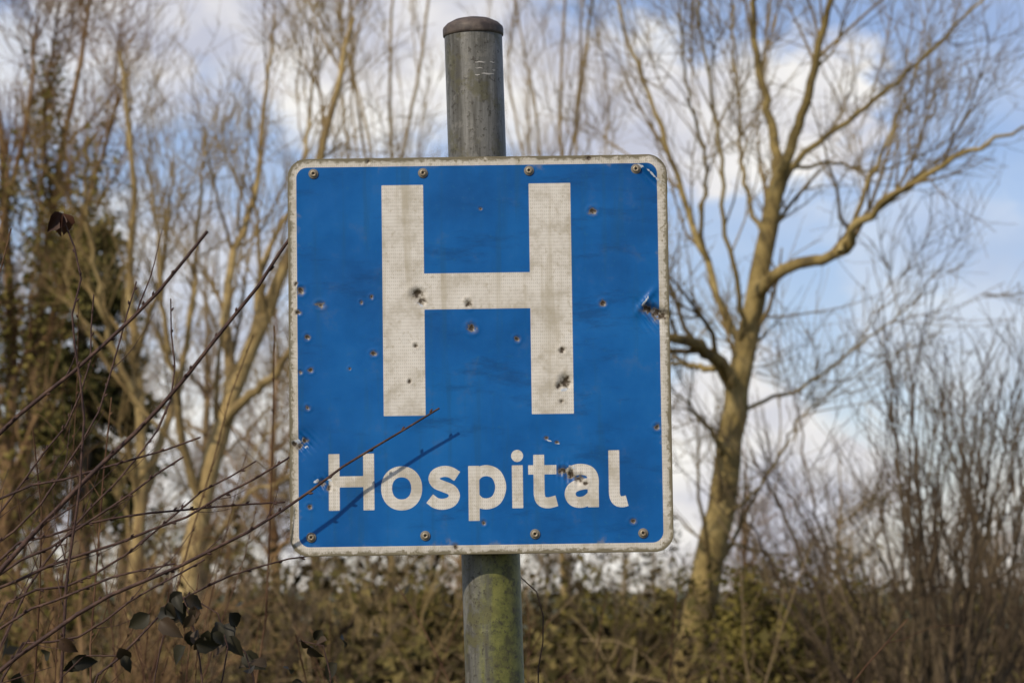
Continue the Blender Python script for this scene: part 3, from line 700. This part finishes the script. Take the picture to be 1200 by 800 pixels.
n=150; st=np.stack([rng.uniform(-1.8,.3,n),rng.uniform(5.5,10,n),np.zeros(n)],-1); d=norm(np.stack([rng.normal(size=n)*.6,rng.normal(size=n)*.4,np.ones(n)],-1))
P=np.zeros((n,14,3)); P[:,0]=st
for j in range(1,14): d=norm(d+.08*rng.normal(size=(n,3))+[0,0,-.09]); P[:,j]=P[:,j-1]+d*.13
R=np.linspace(.004,.0015,14)[None]*np.ones((n,1)); V,F=tube(P,R,5); geo.add(V,F,1)
q=grow(P,R,k=5,L=(.1,.4),ang=(25,60),n=6,wob=.12,trop=0,rmin=.001,rcap=.002); V,F=tube(*q,4); geo.add(V,F,1)
geo.obj('bramble_thicket',[M_bramble,M_stem_red])
geo=Geo(); c=at(73,250,3.7)
for dv,nv in (((-.25,0,-1),(-.6,-1,.1)),((.2,.3,-1),(.6,-1,.2)),((-.5,-.3,-.8),(.2,-1,-.3))):
    V,F=leaf(c,.030,dv,nv,fold=.9,curl=.35,wf=.75); geo.add(V,F)
lf=geo.obj('dry_leaf',[M_dryleaf]); lf.parent=shr
geo=Geo(); P=spline(A([(655,1900),(650,1200),(640,900),(630,800),(637,745),(634,705),(622,684),(608,674)],3.9,3.85),40)[None]; R=np.linspace(.0016,.0008,40)[None]; V,F=tube(P,R,6); geo.add(V,F)
q=grow(P,R,k=5,L=(.04,.12),ang=(25,50),n=6,wob=.1,trop=0,rmin=.0005,tmin=.6); V,F=tube(*q,4); geo.add(V,F)
geo.obj('weed_stem',[M_stem])

# ------------------------------------------------------------------ LIGHT, SKY
sun_vec = Vector((-0.66,-0.88,0.80)).normalized()
el = math.asin(sun_vec.z); az = math.atan2(sun_vec.x, sun_vec.y)
sl = bpy.data.lights.new('sun','SUN'); sl.energy=3.6; sl.angle=math.radians(1.2); sl.color=(1,.87,.68)
so_ = bpy.data.objects.new('sun',sl); coll.objects.link(so_); so_.rotation_euler = (-sun_vec).to_track_quat('-Z','Y').to_euler()
w_ = bpy.data.worlds.new('World'); scene.world=w_; w_.use_nodes=True; nt=w_.node_tree
bg = nt.nodes['Background']; bg.inputs[1].default_value=.1
sky = nt.nodes.new('ShaderNodeTexSky'); sky.sky_type='NISHITA'; sky.sun_disc=False; sky.sun_elevation=el; sky.sun_rotation=az; sky.air_density=1.0; sky.dust_density=.3; sky.ozone_density=4.0
gen = nt.nodes.new('ShaderNodeTexCoord').outputs['Generated']
def vmath(op,a,b_=None):
    n=nt.nodes.new('ShaderNodeVectorMath'); n.operation=op
    for i,v in enumerate((a,b_)):
        if v is None: continue
        if isinstance(v,tuple): n.inputs[i].default_value=v
        else: nt.links.new(v,n.inputs[i])
    return n
st_ = vmath('MULTIPLY',gen,(1,1,1.5)).outputs[0]
nd = N_(nt,'ShaderNodeTexNoise',Scale=13.0,Detail=5.0,Roughness=.6); nt.links.new(st_,nd.inputs['Vector'])
off = vmath('MULTIPLY', vmath('SUBTRACT',nd.outputs['Color'],(.5,.5,.5)).outputs[0],(.11,.11,.13)).outputs[0]
wv = vmath('ADD',st_,off).outputs[0]
def sdir(px,py):
    d=at(px,py,1.0)-CAM; d/=np.linalg.norm(d); return (float(d[0]),float(d[1]),float(d[2]*1.5))
cl=None
for (px,py,r,s) in ((60,60,.05,.75),(150,10,.055,1),(300,20,.065,1),(420,80,.055,1),(520,60,.05,1),(680,110,.05,1),(790,110,.05,1.1),(900,140,.052,1.2),(970,120,.036,1.2),
                  (860,510,.05,1.1),(960,540,.042,1.1),(780,590,.055,1),(900,620,.055,1),(200,320,.055,.8),(300,450,.05,.8),(130,540,.06,1),(50,400,.045,.6),(300,560,.05,.9),(1160,370,.055,.5),(1090,290,.045,.38),(600,330,.06,.8),(1180,600,.04,.6)):
    d=vmath('DISTANCE',wv,sdir(px,py)).outputs['Value']
    v=mathn(nt,'MULTIPLY', sstep(nt,d,r*1.12,r*.5), s)
    cl = v if cl is None else mathn(nt,'MAXIMUM',cl,v)
nb = N_(nt,'ShaderNodeTexNoise',Scale=3.0,Detail=5.0,Roughness=.6); nt.links.new(st_,nb.inputs['Vector'])
gy = N_(nt,'ShaderNodeSeparateXYZ'); nt.links.new(gen,gy.inputs[0])
other = mathn(nt,'MULTIPLY', sstep(nt,nb.outputs[0],.5,.62), sstep(nt,gy.outputs[1],.96,.85))
cl = mathn(nt,'MAXIMUM',cl,other,clamp=True)
haze = mathn(nt,'ADD', mathn(nt,'MULTIPLY', sstep(nt,nd.outputs[0],.38,.7), .18), .10)
cl = mathn(nt,'MAXIMUM',cl,haze)
ns = N_(nt,'ShaderNodeTexNoise',Scale=17.0,Detail=4.0,Roughness=.55); nt.links.new(vmath('ADD',st_,(.0,.0,.02)).outputs[0],ns.inputs['Vector'])
ccol = ramp(nt, ns.outputs[0], [(.36,(6.0,6.1,7.0)),(.48,(8.2,8.0,8.1)),(.6,(10.0,9.7,9.2))])
skyc = mixc(nt, 1.0, sky.outputs[0], (1.04,.97,1.08), 'MULTIPLY')
fin = mixc(nt, mathn(nt,'MULTIPLY',cl,.93), skyc, ccol)
nt.links.new(fin,bg.inputs[0])

# ------------------------------------------------------------------ CAMERA
cd = bpy.data.cameras.new('camera'); cd.sensor_width=36; cd.lens=100; cd.clip_end=5000; cd.clip_start=.05
cd.dof.use_dof=True; cd.dof.focus_distance=3.68; cd.dof.aperture_fstop=12.5; cd.dof.aperture_blades=7
co = bpy.data.objects.new('camera',cd); coll.objects.link(co); co.location=tuple(CAM); co.rotation_euler=(math.radians(90)+PITCH,0,0)
scene.camera=co
scene.view_settings.view_transform='Standard'; scene.view_settings.look='None'; scene.view_settings.exposure=0
print('verts', sum(len(o.data.vertices) for o in bpy.data.objects if o.type=='MESH'))
